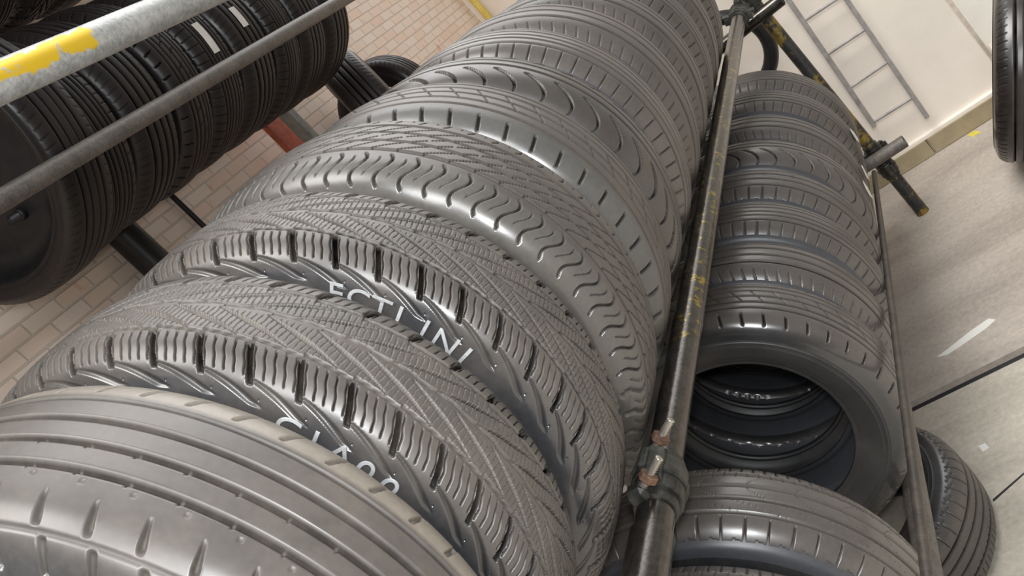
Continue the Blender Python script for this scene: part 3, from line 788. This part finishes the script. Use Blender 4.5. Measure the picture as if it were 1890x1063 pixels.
# row above it
grp4 = 'dark tyres on the highest shelf'
lab4 = [n_ + ' of the dark tyres on the highest shelf above the galvanised tube' for n_ in ('nearest', 'second nearest', 'third nearest', 'third farthest', 'second farthest', 'farthest')]
yy = 1.60
for i in range(6):
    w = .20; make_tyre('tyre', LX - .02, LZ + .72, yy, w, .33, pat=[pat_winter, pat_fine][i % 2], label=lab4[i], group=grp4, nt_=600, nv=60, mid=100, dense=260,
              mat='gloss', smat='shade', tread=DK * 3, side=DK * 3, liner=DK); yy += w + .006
# two tyres lower in the rear rack, far end
p = at_y(702, 116, 4.25); q = at_y(655, 128, 3.56)
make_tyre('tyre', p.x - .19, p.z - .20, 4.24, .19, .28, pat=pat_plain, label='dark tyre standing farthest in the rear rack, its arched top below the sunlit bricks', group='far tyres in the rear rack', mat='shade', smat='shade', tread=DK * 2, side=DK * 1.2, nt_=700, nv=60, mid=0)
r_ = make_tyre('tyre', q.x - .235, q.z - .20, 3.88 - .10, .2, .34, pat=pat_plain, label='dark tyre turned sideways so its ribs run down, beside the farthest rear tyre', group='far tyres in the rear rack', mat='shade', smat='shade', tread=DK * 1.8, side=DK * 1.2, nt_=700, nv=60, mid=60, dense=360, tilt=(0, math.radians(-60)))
p = q; z_ = q.z - .20 - .34 - .024
rk = rail('rack_tube', (p.x - .235, 0, z_), 3.2, 4.6, .02, M['blackpipe'], 'dark tube of the rear rack under the far pair of dark tyres')
tube('leg', (0, 4.58, -z_), (0, 4.58, -.02), .02, M['blackpipe'], rk)

# ================================================================== TYRES ON THE FLOOR, RIGHT
def lying(name, loc, rot, w, R, pat, label, **k):
    """tyre given by its centre and the world direction of its axis"""
    root = empty(name, loc, (0, 0, 0), label, 'tyre')
    args = dict(nt_=900, nv=80, mid=0, dense=360, mat='dull', tread=TREAD * .9, side=SIDE, groove=None, dust=0, near_col=None, far_col=None, near_side=None, liner=LINER, phase=0, smat='side', Sh=.12)
    args.update(k)
    build_tyre(root, w, R, args.pop('Sh'), pat, args['nt_'], args['nv'], args['mid'], args['dense'], args['mat'], args['tread'], args['side'], args['groove'], args['dust'], args['near_col'], args['far_col'], args['near_side'], args['liner'], args['phase'], args['smat'])
    for c in root.children:
        c.matrix_parent_inverse = Matrix.Identity(4); c.location = (0, 0, -R)
    ax = Vector(rot).normalized()       # local +Y
    u, w_, d = frame(ax)
    root.rotation_euler = Matrix((u, d, u.cross(d))).transposed().to_euler()
    return root
lying('tyre', (-.915, 1.82, .105), (0, .0, -1), .205, .335, pat_hook, 'tyre lying flat on the concrete under the right side of the lower row', mat='dull', near_col=None)
# leaning tyre at the right edge
ct = Vector((0, 0, EYE)) + ray(1972, 200) * (3.35 / FPX)
ax = (Vector((0, 0, -1)) + .58 * Vector((-1, 0, 0))).cross(Vector((-.013, .93, -.37)))
print('lean', ct)
ct.z = .335; vv_ = cam.matrix_world.inverted() @ ct
ct = at_z(945 - FPX * vv_.x / vv_.z + 27, 531.5 + FPX * vv_.y / vv_.z + 48, .325)
lying('tyre', ct, ax, .21, .33, pat_plain, 'black tyre leaning at the right edge of the photo', mat='gloss', tread=DK * 1.0, side=DK, smat='shade')

# ================================================================== SMALL MARKS ON THE FLOOR
def flake(name, pts, z, mat, label, cat, th=.0012, group=None):
    P_ = [at_z(x, y, z) for x, y in pts]; n = len(P_)
    V_ = [Vector((p.x, p.y, z)) for p in P_] + [Vector((p.x, p.y, z + th)) for p in P_]
    F_ = [tuple(range(n))[::-1], tuple(range(n, 2 * n))] + [(i, (i + 1) % n, n + (i + 1) % n, n + i) for i in range(n)]
    tag(meshobj(name, V_, F_, mat, smooth=False), label, cat, group)
flake('paint_streak', [(1730, 659), (1755, 640), (1790, 612), (1825, 588), (1838, 590), (1820, 606), (1780, 634), (1748, 655)], .0, M['whitepaint'], 'long white paint streak on the concrete floor', 'paint mark')
flake('chalk_mark', [(1806, 824), (1818, 818), (1826, 826), (1814, 834)], 0, M['whitepaint'], 'small white dot on the paving at the right', 'paint mark')
flake('leaf', [(1786, 250), (1795, 242), (1812, 243), (1804, 248), (1794, 253)], 0, M['leaf'], 'yellow leaf on the floor below the skirting', 'leaf')
flake('crack', [(1832, 922), (1890, 872), (1890, 876), (1834, 926)], 0, M['seam'], 'thin dark crack in the paving at the right edge', 'crack', .0006)
